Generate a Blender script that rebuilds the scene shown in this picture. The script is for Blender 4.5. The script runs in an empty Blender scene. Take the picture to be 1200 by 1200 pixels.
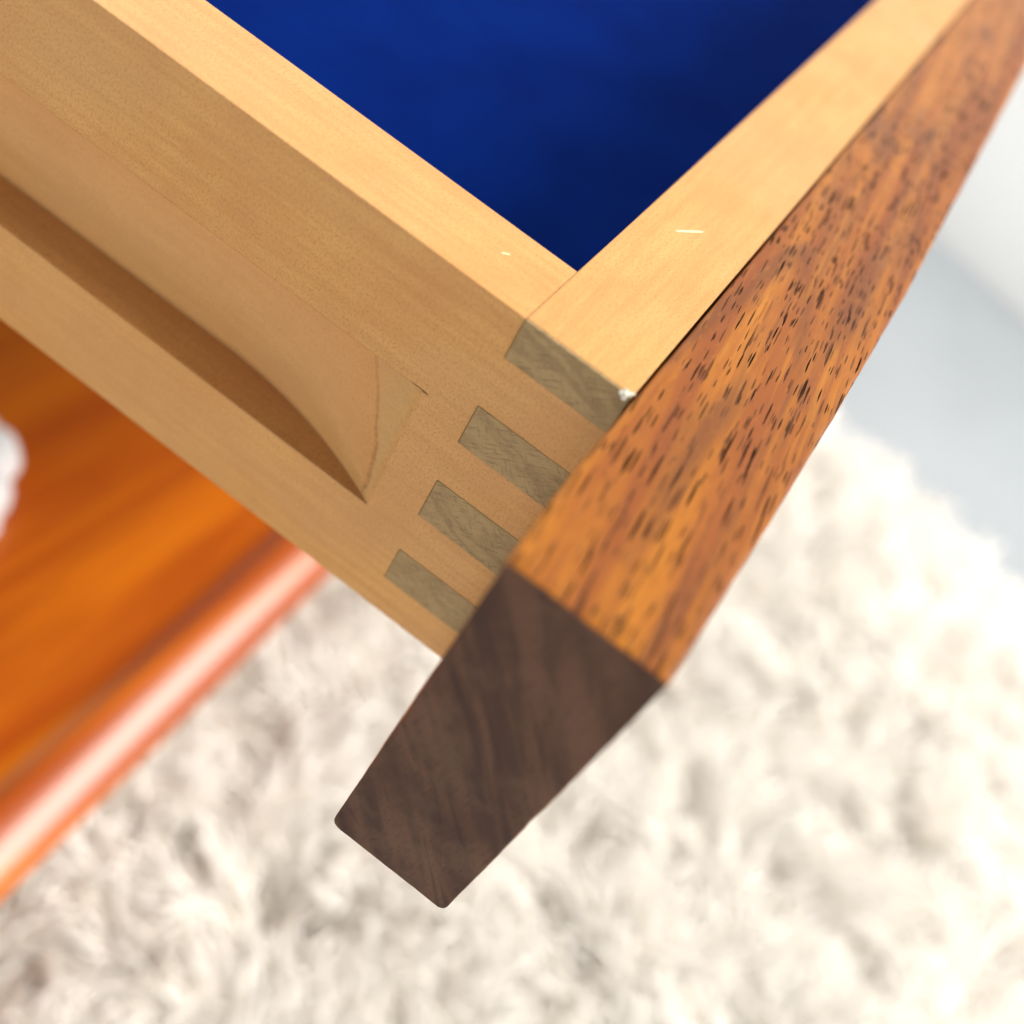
import bpy, bmesh, math, random
from mathutils import Vector, Matrix, noise
import numpy as np
rnd = random.Random(7)
S = bpy.context.scene
COL = S.collection

# ------------------------------------------------------------------ camera
cd = bpy.data.cameras.new('camera'); cam = bpy.data.objects.new('camera', cd); COL.objects.link(cam)
cam.matrix_world = Matrix(((0.46936173, 0.53657147, -0.70127785, -0.08342872),
                           (-0.79653969, 0.60003926, -0.07400961, -0.00526494),
                           (0.38108279, 0.59333291, 0.70903594, 0.06348346),
                           (0, 0, 0, 1)))
cd.sensor_width = 36.0
cd.lens = 36.0 * 1357.93 / 1200.0
cd.clip_start = 0.005; cd.clip_end = 50.0
cd.dof.use_dof = True
cd.dof.focus_distance = 0.118
cd.dof.aperture_fstop = cd.lens / 3.2            # a phone lens: 3.2 mm opening
S.camera = cam

# ------------------------------------------------------------------ light
w = bpy.data.worlds.new('World'); S.world = w; w.use_nodes = True
bg = w.node_tree.nodes['Background']
bg.inputs['Color'].default_value = (0.93, 0.96, 1.0, 1); bg.inputs['Strength'].default_value = 0.37

def area(name, loc, target, sx, sy, power, color):
    l = bpy.data.lights.new(name, 'AREA'); l.shape = 'RECTANGLE'; l.size = sx; l.size_y = sy
    l.energy = power; l.color = color
    o = bpy.data.objects.new(name, l); COL.objects.link(o)
    o.location = loc
    o.rotation_euler = (Vector(target) - Vector(loc)).to_track_quat('-Z', 'Y').to_euler()
    return o
area('window_light', (0.52, -1.02, 0.98), (0.12, 0.0, -0.2), 1.5, 0.62, 46.0, (1.0, 0.94, 0.865))
area('wall_fill_light', (0.40, 0.85, 0.95), (0.25, 0.0, -0.2), 0.9, 0.8, 15.0, (1.0, 0.95, 0.88))  # unseen lamp added on the drawer's back side to brighten the white wall
area('side_fill_light', (-4.50, 0.25, 0.0), (0.0, 0.1, -0.03), 2.2, 1.4, 98.0, (0.97, 1.0, 0.98))  # level fill lamp, added out of view to lift the shaded drawer side

S.view_settings.view_transform = 'Standard'; S.view_settings.look = 'None'
S.view_settings.gamma = 1.0; S.view_settings.use_curve_mapping = False
S.view_settings.exposure = 0.0
S.render.engine = 'CYCLES'
S.cycles.max_bounces = 7; S.cycles.diffuse_bounces = 7; S.cycles.glossy_bounces = 3; S.cycles.transmission_bounces = 4
S.cycles.use_adaptive_sampling = True; S.cycles.adaptive_threshold = 0.02
S.cycles.use_denoising = True

# ------------------------------------------------------------------ node helpers
class NT:
    def __init__(s, name):
        s.m = bpy.data.materials.new(name); s.m.use_nodes = True
        s.t = s.m.node_tree; s.n = s.t.nodes; s.b = s.n['Principled BSDF']
        s.co = s.n.new('ShaderNodeTexCoord').outputs['Object']
    def link(s, a, b): s.t.links.new(a, b)
    def setin(s, sock, v):
        if isinstance(v, bpy.types.NodeSocket): s.link(v, sock)
        elif hasattr(sock.default_value, '__len__') and len(sock.default_value) == 4 and len(v) == 3: sock.default_value = (*v, 1)
        else: sock.default_value = v
    def map(s, scale=(1, 1, 1), rot=(0, 0, 0), loc=(0, 0, 0), src=None):
        r = s.n.new('ShaderNodeMapping'); s.link(src or s.co, r.inputs[0])
        r.inputs['Rotation'].default_value = rot; r.inputs['Location'].default_value = loc
        m = s.n.new('ShaderNodeMapping'); s.link(r.outputs[0], m.inputs[0]); m.inputs['Scale'].default_value = scale
        return m.outputs[0]
    def noise(s, vec, scale=1.0, detail=3.0, rough=0.55, dist=0.0):
        n = s.n.new('ShaderNodeTexNoise'); s.link(vec, n.inputs['Vector'])
        n.inputs['Scale'].default_value = scale; n.inputs['Detail'].default_value = detail
        n.inputs['Roughness'].default_value = rough; n.inputs['Distortion'].default_value = dist
        return n.outputs['Fac']
    def voro(s, vec, scale=1.0):
        n = s.n.new('ShaderNodeTexVoronoi'); s.link(vec, n.inputs['Vector']); n.inputs['Scale'].default_value = scale
        return n.outputs['Distance'], n.outputs['Color']
    def ramp(s, fac, a, b, lo=0.0, hi=1.0):
        n = s.n.new('ShaderNodeMapRange'); n.interpolation_type = 'SMOOTHSTEP'
        s.link(fac, n.inputs['Value'])
        for k, v in zip(('From Min', 'From Max', 'To Min', 'To Max'), (a, b, lo, hi)): s.setin(n.inputs[k], v)
        return n.outputs['Result']
    def math(s, op, a, b=0.0, c=None):
        n = s.n.new('ShaderNodeMath'); n.operation = op
        s.setin(n.inputs[0], a); s.setin(n.inputs[1], b)
        if c is not None: s.setin(n.inputs[2], c)
        return n.outputs[0]
    def mix(s, fac, a, b, blend='MIX'):
        n = s.n.new('ShaderNodeMix'); n.data_type = 'RGBA'; n.blend_type = blend
        s.setin(n.inputs['Factor'], fac)
        s.setin(n.inputs[6], a); s.setin(n.inputs[7], b)
        return n.outputs[2]
    def sep(s, v=None):
        n = s.n.new('ShaderNodeSeparateXYZ'); s.link(v or s.co, n.inputs[0]); return n.outputs
    def bump(s, h, strength=0.3, dist=0.0002, bevel=0.0):
        n = s.n.new('ShaderNodeBump'); n.inputs['Strength'].default_value = strength; n.inputs['Distance'].default_value = dist
        s.link(h, n.inputs['Height'])
        if bevel:
            v = s.n.new('ShaderNodeBevel'); v.samples = 4; v.inputs['Radius'].default_value = bevel
            s.link(v.outputs[0], n.inputs['Normal'])
        s.link(n.outputs[0], s.b.inputs['Normal'])
    def done(s, col, rough=0.5, spec=0.5, coat=0.0, coat_rough=0.1):
        s.setin(s.b.inputs['Base Color'], col); s.setin(s.b.inputs['Roughness'], rough)
        s.b.inputs['Specular IOR Level'].default_value = spec
        s.b.inputs['Coat Weight'].default_value = coat; s.b.inputs['Coat Roughness'].default_value = coat_rough
        return s.m

MAPLE_A, MAPLE_B = (0.63, 0.330, 0.102), (0.56, 0.275, 0.078)

def mat_maple(name, grain, marks):
    """pale lacquered maple; grain = axis index of the long grain; marks = extra drawing for one board"""
    k = NT(name)
    sc = [900, 900, 900]; sc[grain] = 55
    long_ = k.noise(k.map(tuple(sc)), 1, 4, 0.6)
    sc2 = [150, 150, 150]; sc2[grain] = 10
    broad = k.noise(k.map(tuple(sc2)), 1, 3, 0.5, 0.6)
    flk = k.noise(k.co, 3300, 3, 0.75)
    blot = k.noise(k.co, 85, 3, 0.55)
    c = k.mix(k.ramp(long_, 0.36, 0.66), MAPLE_A, MAPLE_B)
    c = k.mix(k.ramp(broad, 0.52, 0.74, 0, 0.25), c, (0.50, 0.285, 0.10))
    c = k.mix(k.ramp(blot, 0.38, 0.7, 0, 0.45), c, (0.51, 0.222, 0.068))
    big = k.noise(k.map((28, 28, 60)), 1, 2)
    c = k.mix(k.ramp(big, 0.40, 0.62, 0, 0.35), c, (0.54, 0.305, 0.125))
    c = k.mix(k.ramp(flk, 0.46, 0.68, 0, 0.62), c, (0.35, 0.165, 0.050))
    c = marks(k, c)
    h = k.math('ADD', k.math('MULTIPLY', long_, 0.7), k.math('MULTIPLY', flk, 0.5))
    k.bump(h, 0.22, 0.00015, 0.00035)
    return k.done(c, k.ramp(blot, 0.3, 0.7, 0.38, 0.52), 0.4)

def seg(k, pa, pb, wid):
    """0..1 mask of a short scratch between two points of the board's top"""
    x, y, z = k.sep()
    ax, ay = pa; bx, by = pb; L = math.hypot(bx - ax, by - ay); ux, uy = (bx - ax) / L, (by - ay) / L
    dx = k.math('SUBTRACT', x, ax); dy = k.math('SUBTRACT', y, ay)
    u = k.math('ADD', k.math('MULTIPLY', dx, ux), k.math('MULTIPLY', dy, uy))
    v = k.math('ABSOLUTE', k.math('SUBTRACT', k.math('MULTIPLY', dx, uy), k.math('MULTIPLY', dy, ux)))
    cu = k.math('ABSOLUTE', k.math('SUBTRACT', u, L / 2))
    return k.math('MULTIPLY', k.ramp(v, wid * 0.3, wid, 1, 0), k.ramp(cu, L * 0.3, L * 0.5, 1, 0))

GZ1, GZ2, GYE = -0.01475, -0.03374, 0.0176
def side_marks(k, c):
    x, y, z = k.sep()
    # cross-cut saw marks, only on the planed top edge
    saw = k.noise(k.map((60, 2600, 0), (0, 0, 0.12)), 1, 2, 0.5)
    top = k.ramp(z, -0.00035, -0.00005)
    c = k.mix(k.math('MULTIPLY', top, k.ramp(saw, 0.5, 0.78, 0, 0.22)), c, (0.50, 0.27, 0.085))
    # growth ring laid bare where the cutter runs out of the groove
    wob = k.math('MULTIPLY', k.math('SUBTRACT', k.noise(k.co, 330, 3), 0.5), 0.0016)
    zc = k.math('SUBTRACT', z, GZ1)
    yl = k.math('ADD', k.math('MULTIPLY_ADD', zc, 0.83, 0.0268), k.math('MULTIPLY', k.math('MULTIPLY', zc, zc), 22.0))
    dy = k.math('ADD', k.math('SUBTRACT', y, yl), wob)
    ingr = k.math('MULTIPLY', k.ramp(z, GZ1 + 0.0001, GZ1 - 0.0002, 0, 1), k.ramp(z, GZ2, GZ2 + 0.0012))
    green = k.math('MULTIPLY', k.math('MULTIPLY', k.ramp(dy, 0.0, -0.0005), k.ramp(y, GYE - 0.0002, GYE + 0.0014)), ingr)
    c = k.mix(k.math('MULTIPLY', green, 0.38), c, (0.50, 0.38, 0.17))
    spk = k.noise(k.co, 2600, 2, 0.6)
    line = k.math('MULTIPLY', k.ramp(k.math('ABSOLUTE', dy), 0.0001, 0.00055, 1, 0), ingr)
    c = k.mix(k.math('MULTIPLY', line, k.ramp(spk, 0.3, 0.65, 0.15, 0.70)), c, (0.24, 0.11, 0.035))
    # tool mark at the upper corner of the run-out
    c = k.mix(k.math('MULTIPLY', k.math('MULTIPLY', k.ramp(k.math('ABSOLUTE', k.math('SUBTRACT', z, GZ1)), 0.00005, 0.00025, 1, 0),
              k.ramp(k.math('ABSOLUTE', k.math('SUBTRACT', y, 0.0180)), 0.0006, 0.0014, 1, 0)), 0.85), c, (0.10, 0.045, 0.02))
    # pinkish tint in the routed groove
    gr = k.math('MULTIPLY', k.math('MULTIPLY', k.ramp(x, 0.0002, 0.003), k.ramp(z, GZ1 + 0.0002, GZ1 - 0.0002)), k.ramp(z, GZ2 - 0.0002, GZ2 + 0.0002))
    c = k.mix(k.math('MULTIPLY', gr, 0.5), c, (0.60, 0.31, 0.12))
    c = k.mix(seg(k, (0.0060, 0.0184), (0.0067, 0.0176), 0.00016), c, (0.88, 0.68, 0.42))
    return c
def front_marks(k, c):
    c = k.mix(seg(k, (0.0278, 0.0082), (0.0316, 0.0056), 0.00020), c, (0.90, 0.72, 0.47))
    d, _ = k.voro(k.map((900, 2500, 900)), 1)
    return k.mix(k.ramp(d, 0.10, 0.17, 0.5, 0), c, (0.33, 0.16, 0.05))

M = {}
M['side'] = mat_maple('pale_wood_along_depth', 1, side_marks)
M['front'] = mat_maple('pale_wood_along_width', 0, front_marks)
M['back'] = mat_maple('pale_wood_plain', 0, lambda k, c: c)

def mat_endgrain():
    k = NT('pale_wood_end_grain')
    cr = k.noise(k.map((400, 420, 3800), (0.55, 0, 0)), 1, 4, 0.65)
    cr2 = k.noise(k.map((400, 500, 4400), (-0.9, 0, 0)), 1, 4, 0.65)
    ring = k.noise(k.map((200, 150, 520), (-0.25, 0, 0)), 1, 3, 0.5, 1.2)
    flk = k.noise(k.co, 5200, 2, 0.7)
    c = k.mix(k.ramp(ring, 0.35, 0.68), (0.37, 0.250, 0.110), (0.27, 0.178, 0.076))
    c = k.mix(k.ramp(cr, 0.52, 0.64, 0, 0.65), c, (0.17, 0.105, 0.046))
    c = k.mix(k.ramp(cr2, 0.54, 0.66, 0, 0.6), c, (0.17, 0.105, 0.046))
    c = k.mix(k.ramp(flk, 0.45, 0.75, 0, 0.45), c, (0.40, 0.29, 0.13))
    k.bump(cr, 0.25, 0.0002, 0.0001)
    return k.done(c, 0.5, 0.35)
M['endgrain'] = mat_endgrain()

def mat_rosewood():
    k = NT('reddish_brown_wood')
    rot = (0, 0, math.radians(-5))
    wv = k.noise(k.co, 60, 2)
    band = k.noise(k.map((9, 210, 210), rot), 1, 4, 0.55, 0.9)
    band2 = k.noise(k.map((16, 480, 480), rot, (0.3, 0.1, 0)), 1, 4, 0.6, 0.6)
    fine = k.noise(k.map((150, 2600, 2600), rot), 1, 3, 0.6)
    fl = k.noise(k.map((600, 1500, 1500), rot), 1, 2, 0.6)
    c = k.mix(k.ramp(band, 0.36, 0.64), (0.37, 0.124, 0.007), (0.225, 0.058, 0.006))
    c = k.mix(k.ramp(band2, 0.53, 0.72, 0, 0.5), c, (0.095, 0.029, 0.009))
    lowf = k.noise(k.map((22, 130, 130), rot, (0.2, 0.05, 0.02)), 1, 3, 0.55, 1.0)
    c = k.mix(k.ramp(lowf, 0.48, 0.66, 0, 0.75), c, (0.135, 0.040, 0.008))
    c = k.mix(k.ramp(band2, 0.44, 0.28, 0, 0.55), c, (0.47, 0.185, 0.014))
    c = k.mix(k.ramp(fine, 0.52, 0.72, 0, 0.55), c, (0.20, 0.055, 0.014))
    c = k.mix(k.ramp(fl, 0.56, 0.76, 0, 0.18), c, (0.50, 0.20, 0.02))
    # open pores: short dark dashes lying along the grain
    tot = None
    for sc, off, thr, rr in (((170, 3000, 2200), (0, 0, 0), 0.58, 0.37), ((300, 4200, 3000), (0.013, 0.007, 0.003), 0.62, 0.40),
                             ((125, 2100, 1700), (0.021, 0.002, 0.011), 0.70, 0.37)):
        warp = k.n.new('ShaderNodeVectorMath'); warp.operation = 'ADD'
        nz = k.n.new('ShaderNodeTexNoise'); k.link(k.map((300, 900, 900)), nz.inputs['Vector']); nz.inputs['Scale'].default_value = 1
        scn = k.n.new('ShaderNodeVectorMath'); scn.operation = 'MULTIPLY'; k.link(nz.outputs['Color'], scn.inputs[0]); scn.inputs[1].default_value = (0.0012, 0.00018, 0.00018)
        k.link(k.co, warp.inputs[0]); k.link(scn.outputs[0], warp.inputs[1])
        d, cc = k.voro(k.map(sc, rot, off, warp.outputs[0]), 1)
        r, g, b = k.sep(cc)
        pore = k.math('MULTIPLY', k.math('GREATER_THAN', r, thr), k.ramp(d, rr * 0.72, rr, 1, 0))
        pore = k.math('MULTIPLY', pore, k.ramp(g, 0.0, 1.0, 0.55, 1.0))
        tot = pore if tot is None else k.math('MAXIMUM', tot, pore)
    dens = k.noise(k.map((45, 190, 190), rot, (0.4, 0.2, 0)), 1, 3, 0.5)
    tot = k.math('MULTIPLY', tot, k.ramp(dens, 0.28, 0.47))
    c = k.mix(tot, c, (0.004, 0.003, 0.003))
    h = k.math('SUBTRACT', k.math('MULTIPLY', fine, 0.35), k.math('MULTIPLY', tot, 1.2))
    k.bump(h, 0.35, 0.00018)
    k.link(k.math('MULTIPLY', k.math('SUBTRACT', 1.0, tot), 0.26), k.b.inputs['Specular IOR Level'])
    k.setin(k.b.inputs['Base Color'], c); k.setin(k.b.inputs['Roughness'], k.ramp(band, 0.3, 0.7, 0.34, 0.46))
    return k.m
M['rosewood'] = mat_rosewood()

def mat_rosewood_end():
    k = NT('dark_brown_end_grain')
    ring = k.noise(k.map((60, 300, 45), (0.61, 0, 0)), 1, 3, 0.5, 0.5)
    ring2 = k.noise(k.map((60, 520, 60), (0.61, 0, 0), (0, 0.01, 0)), 1, 3, 0.5, 0.6)
    st = k.noise(k.map((900, 2400, 420), (-0.10, 0, 0)), 1, 4, 0.65)
    blot = k.noise(k.co, 130, 4, 0.6)
    d, cc = k.voro(k.map((1500, 2100, 1000)), 1)
    c = k.mix(k.ramp(ring, 0.35, 0.65), (0.115, 0.053, 0.030), (0.054, 0.024, 0.016))
    c = k.mix(k.ramp(ring2, 0.53, 0.65, 0, 0.6), c, (0.034, 0.017, 0.013))
    c = k.mix(k.ramp(blot, 0.42, 0.68, 0, 0.55), c, (0.132, 0.069, 0.042))
    c = k.mix(k.ramp(st, 0.52, 0.70, 0, 0.6), c, (0.058, 0.022, 0.017))
    c = k.mix(k.ramp(d, 0.12, 0.24, 0.55, 0), c, (0.035, 0.015, 0.012))
    k.bump(k.math('ADD', st, k.math('MULTIPLY', k.ramp(d, 0.12, 0.24, 0, 1), 0.5)), 0.3, 0.00012)
    return k.done(c, 0.6, 0.2)
M['rosewood_end'] = mat_rosewood_end()

def mat_blue():
    k = NT('blue_lining')
    a = k.noise(k.co, 55, 4, 0.6); b = k.noise(k.co, 2500, 2, 0.6)
    c = k.mix(k.ramp(a, 0.3, 0.7), (0.0001, 0.0092, 0.100), (0.0002, 0.0125, 0.128))
    c = k.mix(k.ramp(b, 0.5, 0.8, 0, 0.3), c, (0.0002, 0.014, 0.14))
    k.bump(b, 0.3, 0.0003)
    return k.done(c, 0.85, 0.02)
M['blue'] = mat_blue()

def mat_shelf():
    k = NT('polished_orange_wood')
    rot = (0, 0, math.radians(6))
    a = k.noise(k.map((4, 60, 60), rot), 1, 4, 0.55, 0.8)
    b = k.noise(k.map((14, 420, 420), rot), 1, 4, 0.6)
    c = k.mix(k.ramp(a, 0.33, 0.66), (0.72, 0.180, 0.005), (0.44, 0.078, 0.004))
    c = k.mix(k.ramp(b, 0.52, 0.72, 0, 0.4), c, (0.34, 0.07, 0.006))
    k.bump(b, 0.08, 0.0002)
    k.b.inputs['Coat IOR'].default_value = 1.5
    return k.done(c, 0.30, 0.5, 0.62, 0.20)
M['shelf'] = mat_shelf()

def mat_plain(name, col, rough, var=0.1, scale=20, spec=0.5):
    k = NT(name); a = k.noise(k.co, scale, 4, 0.6)
    c = k.mix(k.ramp(a, 0.3, 0.7), col, tuple(v * (1 - var) for v in col))
    k.bump(k.noise(k.co, scale * 30, 2), 0.05, 0.0005)
    return k.done(c, rough, spec)
M['floor'] = mat_plain('pale_grey_floor', (0.37, 0.405, 0.435), 0.38, 0.10, 6)
M['wall'] = mat_plain('white_wall_paint', (0.90, 0.91, 0.905), 0.55, 0.03, 4)
M['white'] = mat_plain('white_wool', (0.95, 0.95, 0.95), 0.8, 0.05, 90)
M['glue'] = mat_plain('dried_glue', (0.80, 0.78, 0.66), 0.5, 0.3, 1500)
M['backing'] = mat_plain('rug_backing', (0.90, 0.87, 0.80), 0.9, 0.2, 120, 0.2)

def mat_pile():
    k = NT('cream_shag_pile')
    hi = k.n.new('ShaderNodeHairInfo')
    a = k.noise(k.co, 32, 3, 0.5)
    c = k.mix(k.ramp(hi.outputs['Random'], 0, 1), (0.945, 0.915, 0.86), (0.97, 0.955, 0.92))
    c = k.mix(k.ramp(a, 0.45, 0.75, 0, 0.25), c, (0.92, 0.87, 0.78))
    k.b.inputs['Sheen Weight'].default_value = 0.2
    return k.done(c, 0.75, 0.2)
M['pile'] = mat_pile()

# ------------------------------------------------------------------ object helpers
def link_mesh(name, verts, faces, mats, parent=None, fm=None, smooth=False):
    me = bpy.data.meshes.new(name); me.from_pydata([tuple(v) for v in verts], [], faces)
    for m in mats: me.materials.append(m)
    if fm:
        for p, i in zip(me.polygons, fm): p.material_index = i
    bm = bmesh.new(); bm.from_mesh(me); bmesh.ops.remove_doubles(bm, verts=bm.verts, dist=1e-7)
    bmesh.ops.recalc_face_normals(bm, faces=bm.faces); bm.to_mesh(me); bm.free()
    if smooth:
        for p in me.polygons: p.use_smooth = True
    o = bpy.data.objects.new(name, me); COL.objects.link(o)
    if parent is not None: attach(o, parent)
    return o
def world_of(o):
    v = Vector(o.location)
    while o.parent: o = o.parent; v = v + o.location
    return v
def attach(o, parent):
    """meshes are drawn in place, so a child undoes its parent's offset"""
    o.parent = parent; o.location = -world_of(parent)
def thing(name, label, cat, loc):
    o = bpy.data.objects.new(name, None); COL.objects.link(o); o.location = loc; o.empty_display_size = 0.02
    o['label'] = label; o['category'] = cat
    return o
def box(x0, x1, y0, y1, z0, z1):
    v = [(x, y, z) for x in (x0, x1) for y in (y0, y1) for z in (z0, z1)]
    f = [(0, 1, 3, 2), (4, 6, 7, 5), (0, 4, 5, 1), (2, 3, 7, 6), (0, 2, 6, 4), (1, 5, 7, 3)]
    return v, f
def cells(solid, A, B, pt):
    """slab made of a grid of cells; pt(a, b, side) gives the corner on side 0/1; solid(i, j) says which cells exist"""
    V, F = [], []
    def quad(*p):
        n = len(V); V.extend(p); F.append((n, n + 1, n + 2, n + 3))
    nA, nB = len(A) - 1, len(B) - 1
    ok = lambda i, j: 0 <= i < nA and 0 <= j < nB and solid(i, j)
    for i in range(nA):
        for j in range(nB):
            if not ok(i, j): continue
            a0, a1, b0, b1 = A[i], A[i + 1], B[j], B[j + 1]
            quad(*[pt(a, b, 0, i, j) for a, b in ((a0, b0), (a1, b0), (a1, b1), (a0, b1))])
            quad(*[pt(a, b, 1, i, j) for a, b in ((a0, b0), (a0, b1), (a1, b1), (a1, b0))])
            for (di, dj, p, q) in ((-1, 0, (a0, b0), (a0, b1)), (1, 0, (a1, b1), (a1, b0)), (0, -1, (a1, b0), (a0, b0)), (0, 1, (a0, b1), (a1, b1))):
                if not ok(i + di, j + dj):
                    quad(pt(*p, 0, i, j), pt(*q, 0, i, j), pt(*q, 1, i, j), pt(*p, 1, i, j))
    return V, F, quad

# ------------------------------------------------------------------ structure: floor, wall
FZ = -0.350
def flat(name, pts, z0, z1, m):
    n = len(pts); V = [(x, y, z0) for x, y in pts] + [(x, y, z1) for x, y in pts]
    F = [tuple(range(n))[::-1], tuple(range(n, 2 * n))] + [(i, (i + 1) % n, n + (i + 1) % n, n + i) for i in range(n)]
    return link_mesh(name, V, F, [m])
fl = flat('floor', [(-2, -2.2), (2.2, -2.2), (2.2, 2), (-2, 2)], FZ - 0.03, FZ, M['floor']); fl['kind'] = 'structure'
# the wall stands askew to the drawer, as does the rug's edge
SK = 0.28
def wx(y, off=0.0): return 0.880 + SK * (y + 0.076) + off
wl = flat('wall', [(wx(-.45), -.45), (wx(-.45, .1), -.45), (wx(1.6, .1), 1.6), (wx(1.6), 1.6)], FZ, 1.2, M['wall']); wl['kind'] = 'structure'

# ------------------------------------------------------------------ shag rug
rug = thing('shag_rug', 'cream shaggy deep pile rug lying on the pale floor under the drawer', 'rug', (0.08, -0.08, FZ))
def rx(y): return 0.505 + SK * (y + 0.074)
RY0, RY1, RX0 = -0.62, 0.50, -0.40
pts = [(RX0, RY0), (rx(RY0), RY0), (rx(RY1), RY1), (RX0, RY1)]
o = flat('backing', pts, FZ + 0.001, FZ + 0.008, M['backing']); attach(o, rug)
rs = np.random.RandomState(3)
sp = 0.0080
pos, sizes, rad = [], [], []
NP = 7
tt = np.linspace(0, 1, NP)
ny, nx = int((RY1 - RY0) / sp), int((rx(RY1) - RX0) / sp)
allp = []
for iy in range(ny):
    y = RY0 + (iy + .5) * sp
    for ix in range(nx):
        x = RX0 + (ix + .5) * sp
        if x > rx(y) - 0.004: break
        seen = (x > -0.06 and y > -0.36 and y < 0.16)
        n = 16 if seen else 7
        bx, by = x + rs.uniform(-.5, .5) * sp, y + rs.uniform(-.5, .5) * sp
        # lean follows a slow swirl so that neighbouring tufts fall together into locks
        q = Vector((bx * 19, by * 19, 1.7))
        ang = noise.noise(q) * 5.5 + noise.noise(q * 2.3 + Vector((9, 4, 2))) * 1.6 + rs.normal(0, .30)
        lean = 0.98 + 0.24 * noise.noise(Vector((bx * 40, by * 40, 8.1))) + rs.normal(0, .16)
        L = 0.043 * (1 + 0.12 * noise.noise(Vector((bx * 55, by * 55, 3)))) * rs.uniform(.85, 1.12)
        al = ang + rs.normal(0, .24, n); le = np.clip(lean + rs.normal(0, .20, n), .05, 1.35)
        ll = L * rs.uniform(.78, 1.08, n)
        r0 = rs.normal(0, .0016, (n, 2))
        curl = rs.normal(0, .55, n)
        th = le[:, None] * (0.25 + 1.15 * tt[None, :] ** 1.2)           # angle from upright grows along the strand
        ph = al[:, None] + curl[:, None] * tt[None, :] ** 2
        ds = ll[:, None] / (NP - 1)
        dx = np.sin(th) * np.cos(ph) * ds; dy = np.sin(th) * np.sin(ph) * ds; dz = np.cos(th) * ds
        P = np.zeros((n, NP, 3))
        P[:, :, 0] = bx + r0[:, 0:1] + np.cumsum(dx, 1) - dx[:, :1]
        P[:, :, 1] = by + r0[:, 1:2] + np.cumsum(dy, 1) - dy[:, :1]
        P[:, :, 2] = FZ + 0.007 + np.maximum(np.cumsum(dz, 1) - dz[:, :1], 0)
        allp.append(P)
P = np.concatenate(allp, 0); N = P.shape[0]
hc = bpy.data.hair_curves.new('pile'); hc.add_curves([NP] * N)
hc.attributes['position'].data.foreach_set('vector', P.reshape(-1).astype(np.float32))
ra = hc.attributes.get('radius') or hc.attributes.new('radius', 'FLOAT', 'POINT')
ra.data.foreach_set('value', np.tile(np.linspace(.00115, .00060, NP), N).astype(np.float32))
hc.materials.append(M['pile'])
po = bpy.data.objects.new('pile', hc); COL.objects.link(po); attach(po, rug); po['kind'] = 'stuff'

# ------------------------------------------------------------------ low table shelf with a rounded front lip
SZ = -0.220
tb = thing('low_table', 'glossy orange brown wooden table shelf with rounded front edge below the drawer', 'table', (0.3, 0.25, FZ + 0.03))
YF = 0.0552
prof = [(0.45, SZ), (YF + 0.0240, SZ), (YF + 0.0215, SZ + 0.0002), (YF + 0.0192, SZ + 0.0009), (YF + 0.0175, SZ + 0.0019), (YF + 0.0163, SZ + 0.0027)]
def arc(cy, cz, r, a0, a1, n):
    return [(cy + r * math.cos(math.radians(a0 + (a1 - a0) * i / n)), cz + r * math.sin(math.radians(a0 + (a1 - a0) * i / n))) for i in range(n + 1)]
ZT = SZ + 0.0035
R1, R2 = 0.028, 0.0030                             # flat crown of the lip, then a tighter nose
c1 = (YF + 0.0187, ZT - R1)
prof += arc(c1[0], c1[1], R1, 97, 130, 14)
a_ = math.radians(130); c2 = (c1[0] + (R1 - R2) * math.cos(a_), c1[1] + (R1 - R2) * math.sin(a_))
prof += arc(c2[0], c2[1], R2, 136, 250, 9)
zb = prof[-1][1] - 0.005
prof += [(prof[-1][0] + 0.004, zb), (0.45, zb)]
V, F = [], []
xs = [-0.16, -0.157, 0.617, 0.62]; n = len(prof)
for x in xs: V += [(x, y, z) for y, z in prof]
F = [(j * n + i, j * n + (i + 1) % n, j * n + n + (i + 1) % n, j * n + n + i) for j in range(3) for i in range(n)] + [tuple(range(n))[::-1], tuple(range(3 * n, 4 * n))]
o = link_mesh('shelf', V, F, [M['shelf']], tb)
for p in o.data.polygons:
    p.use_smooth = len(p.vertices) == 4 and p.area < 0.01
def lathe(prof, c, seg=20):
    V, F = [], []
    for (r, z) in prof:
        V += [(c[0] + r * math.cos(2 * math.pi * k / seg), c[1] + r * math.sin(2 * math.pi * k / seg), z) for k in range(seg)]
    for i in range(len(prof) - 1):
        for k in range(seg): F.append((i * seg + k, i * seg + (k + 1) % seg, (i + 1) * seg + (k + 1) % seg, (i + 1) * seg + k))
    F += [tuple(range(seg))[::-1], tuple(range((len(prof) - 1) * seg, len(prof) * seg))]
    return V, F
# ------------------------------------------------------------------ white puff lying on the shelf, cut by the frame
bmp = bmesh.new()
for (x, y, r) in ((0.1020, 0.1540, .0105), (0.0985, 0.1430, .0115), (0.0905, 0.1350, .0100), (0.0830, 0.1300, .0085), (0.0880, 0.1480, .014), (0.0760, 0.1400, .014), (0.0920, 0.1590, .012), (0.0780, 0.1520, .014)):
    t = Matrix.Translation((x - .0186, y + .0029, SZ + r * 0.75)) @ Matrix.Diagonal((r, r, r * .8, 1))
    bmesh.ops.create_icosphere(bmp, subdivisions=3, radius=1, matrix=t)
for v in bmp.verts:
    v.co += v.normal * 0.0012 * noise.noise(v.co * 220)
    v.co.z = max(v.co.z, SZ + 0.0003)
me = bpy.data.meshes.new('white_puff'); bmp.to_mesh(me); bmp.free(); me.materials.append(M['white'])
for p in me.polygons: p.use_smooth = True
o = bpy.data.objects.new('white_puff', me); COL.objects.link(o)
o['label'] = 'bright white lumpy puff with scalloped edge resting on the orange wood'; o['category'] = 'white puff'

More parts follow.
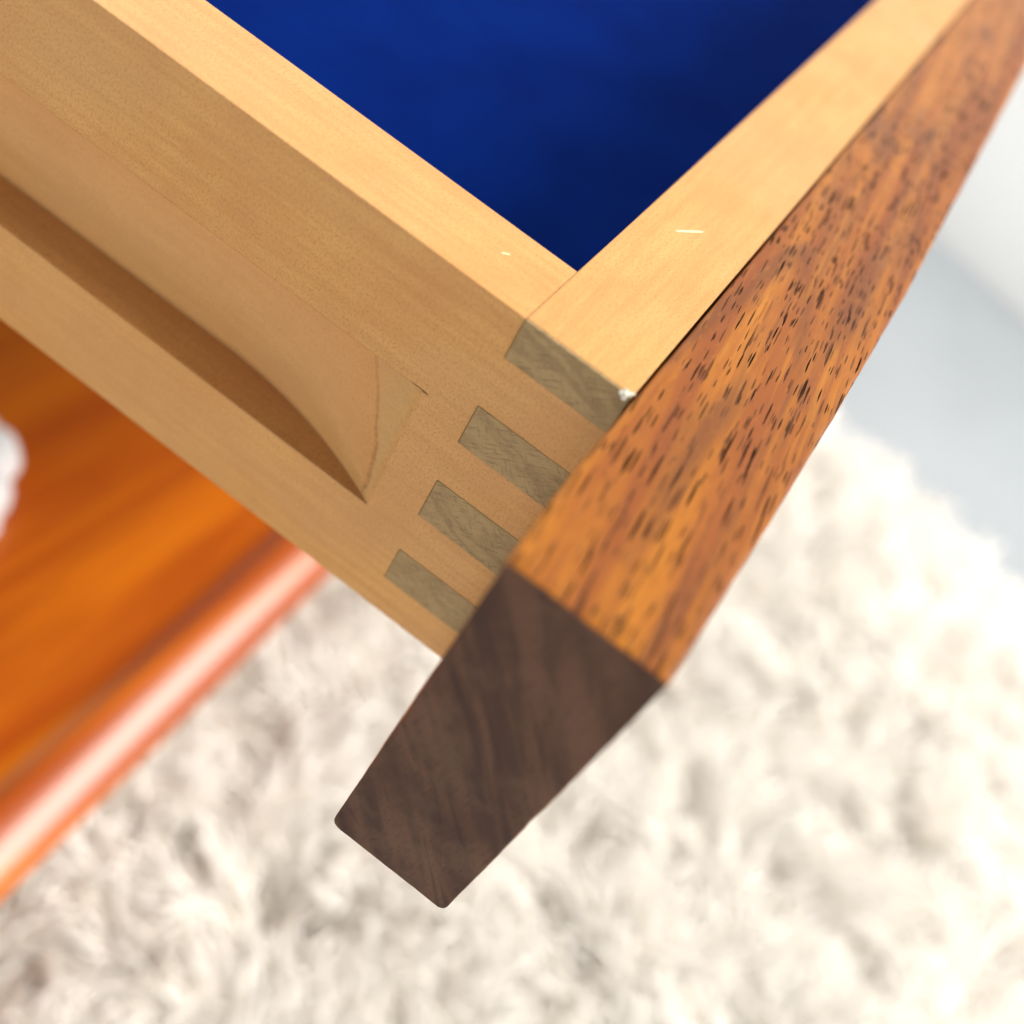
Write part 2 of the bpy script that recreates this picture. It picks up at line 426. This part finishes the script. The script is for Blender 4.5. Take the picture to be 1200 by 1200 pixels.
# ------------------------------------------------------------------ the drawer
T, SF, H, WD, LD = 0.0109, 0.0120, 0.04779, 0.46, 0.40   # side thickness, front panel thickness, side height, width, depth
Z = [0.00503, 0.01188, 0.01749, 0.02373, 0.0299, 0.03642, 0.04202]
PINS = [(0.0, Z[0]), (Z[1], Z[2]), (Z[3], Z[4]), (Z[5], Z[6])]
dr = thing('drawer', 'pale wood drawer with dovetailed corner, blue lining and dark reddish brown front', 'drawer', (0.2, 0.15, -H))

GD = 0.0063; GR = 0.057; GY0 = GYE + math.sqrt(GR ** 2 - (GR - GD) ** 2)
def gdepth(y):
    if y >= GY0: return GD
    if y <= GYE: return 0.0
    return max(0.0, GD - (GR - math.sqrt(GR ** 2 - (GY0 - y) ** 2)))
ys = [0.0, SF] + [GYE + (GY0 - GYE) * i / 24 for i in range(25)] + [0.06, 0.1, 0.2, LD]
zs = sorted({0.0, -H, GZ1, GZ2} | {-a for p in PINS for a in p})
inpin = lambda zm: any(a < -zm < b for a, b in PINS)
def in_groove(i, j):
    return ys[i] >= GYE - 1e-9 and zs[j] >= GZ2 - 1e-9 and zs[j + 1] <= GZ1 + 1e-9
def side_pt(a, b, s, i, j):
    if s: return (T, a, b)
    return (gdepth(a) if in_groove(i, j) else 0.0, a, b)
V, F, quad = cells(lambda i, j: not (ys[i] < SF - 1e-9 and inpin((zs[j] + zs[j + 1]) / 2)), ys, zs, side_pt)
for i in range(len(ys) - 1):                                             # ceiling and ledge of the groove
    if ys[i] >= GYE - 1e-9:
        for z in (GZ1, GZ2):
            g0, g1 = gdepth(ys[i]), gdepth(ys[i + 1])
            quad((0, ys[i], z), (0, ys[i + 1], z), (g1, ys[i + 1], z), (g0, ys[i], z))
side = link_mesh('side_panel', V, F, [M['side']], dr)
# the right-hand side is the same board mirrored
o = link_mesh('side_panel', [(WD - x, y, z) for x, y, z in V], F, [M['side']], dr)

# front panel behind the facing, with the pins that fill the gaps between the tails
G = 0.00003
xs = [0.0003, T, WD - T, WD - 0.0003]
zz = sorted({0.0, -H} | {-a for p in PINS for a in p})
def fsolid(i, j): return i == 1 or inpin((zz[j] + zz[j + 1]) / 2)
def fpt(a, b, s, i, j): return (a, G if s == 0 else SF - G, b)
V, F, _ = cells(fsolid, xs, zz, fpt)
fp = link_mesh('front_panel', V, F, [M['front']], dr)
for q, (a, b) in enumerate(PINS):
    e0 = 0.00002 if q == 0 else 0.000025
    y1 = SF - 0.00006
    nse = [rnd.uniform(-1, 1) * 0.00018 for _ in range(4)]
    v, f = box(-0.00006, 0.0003, 2 * G, y1, -b + 0.000025, -a - e0)
    v = [(x, y, z + (0.0001 * (1 if z > -(a + b) / 2 else -1) * (1 - y / SF) if q else 0)) for x, y, z in v]
    p = link_mesh('dovetail_pin', v, f, [M['endgrain']], fp)
v, f = box(T + 0.0001, WD - T - 0.0001, LD - 0.012, LD - 0.0002, -H + 0.004, -0.0008)
link_mesh('back_panel', v, f, [M['back']], dr)
v, f = box(T + 0.0001, WD - T - 0.0001, SF + 0.0001, LD - 0.0122, -0.0432, -0.0385)
o = link_mesh('lining', v, f, [M['blue']], dr); o['label'] = 'deep blue lining on the drawer bottom'

# rosewood facing: one long bar, slightly bowed front, cut square at the end with eased edges
XE = -0.0252; HF = 0.04838
def yback(x):
    t = min(1, max(0, (x - XE) / 0.014)); return -0.00055 * (1 - t) ** 1.5 - 0.00022
FW = [(-0.0254, .0158), (-0.005, .01625), (.0155, .01655), (.0469, .01672), (.0757, .01630), (.141, .0153), (0.30, .0150), (0.6, .0150)]
def yfront(x):
    for (a, u), (b, v_) in zip(FW, FW[1:]):
        if x <= b:
            t = max(0, (x - a) / (b - a)); return -(u + (v_ - u) * t)
    return -FW[-1][1]
def section(x, inset):
    yb, yf = yback(x), yfront(x)
    corners = [((yb, 0.0), .0005), ((yf, 0.0), .0004), ((-0.01545 + (yf + .0158), -HF), .0012), ((yb, -HF), .0012)]
    pts = []
    m = len(corners)
    for k in range(m):
        (cy_, cz_), r = corners[k]
        c = Vector((cy_, cz_)); a = Vector(corners[k - 1][0]); b = Vector(corners[(k + 1) % m][0])
        da, db = (a - c).normalized(), (b - c).normalized()
        for s_ in range(5):                                            # rounded corner
            t = s_ / 4
            p = c + da * r * (1 - t) ** 2 + db * r * t ** 2
            pts.append(p)
        L = (b - c).length; nb = 30 if k % 2 else 12
        for s_ in range(1, nb):
            q = c.lerp(b, s_ / nb)
            if (q - c).length > r * 1.15 and (q - b).length > corners[(k + 1) % m][1] * 1.15: pts.append(q)
    cen = sum(pts, Vector((0, 0))) / len(pts)
    out = []
    for p in pts:
        d = (p - cen)
        j = 0.00010 * noise.noise(Vector((x * 260, p.x * 900, p.y * 900))) + 0.00007 * noise.noise(Vector((x * 900, p.x * 2300, p.y * 2300)))
        p2 = p - d.normalized() * (inset + j)
        out.append((x, p2.x, p2.y))
    return out
st = [(XE, .00042), (XE + .00005, .00022), (XE + .00015, .00009), (XE + .0004, 0.0)]
x = XE + .0012
while x < 0.16: st.append((x, 0)); x += 0.0011
st += [(x_, 0) for x_ in np.linspace(0.162, WD + 0.025, 60)]
V, F, FM = [], [], []
secs = [section(a, b) for a, b in st]; n = len(secs[0])
for s_ in secs: V += s_
for i in range(len(secs) - 1):
    for k in range(n):
        F.append((i * n + k, i * n + (k + 1) % n, (i + 1) * n + (k + 1) % n, (i + 1) * n + k)); FM.append(1 if i < 2 else 0)
F += [tuple(range(n))[::-1], tuple(range((len(secs) - 1) * n, len(secs) * n))]; FM += [1, 1]
fc = link_mesh('drawer_facing', V, F, [M['rosewood'], M['rosewood_end']], dr, FM)
for p in fc.data.polygons: p.use_smooth = len(p.vertices) == 4

# crumb of dried glue squeezed from the joint
bmp = bmesh.new()
for (dx, dy, dz, r) in ((0, 0, 0, .00034), (.0002, -.0003, .00004, .00026), (-.0001, .00035, -.0001, .00024), (-.00012, -.0001, -.0004, .00028), (.0003, .0001, .00010, .0002), (.0005, -.0006, .0001, .00018)):
    bmesh.ops.create_icosphere(bmp, subdivisions=2, radius=r, matrix=Matrix.Translation((dx, .0007 + dy, -.0001 + dz)))
for v in bmp.verts: v.co += v.normal * .00009 * noise.noise(v.co * 5000)
me = bpy.data.meshes.new('glue_crumb'); bmp.to_mesh(me); bmp.free(); me.materials.append(M['glue'])
o = bpy.data.objects.new('glue_crumb', me); COL.objects.link(o); attach(o, dr); o['label'] = 'white crumb of dried glue at the corner of the joint'
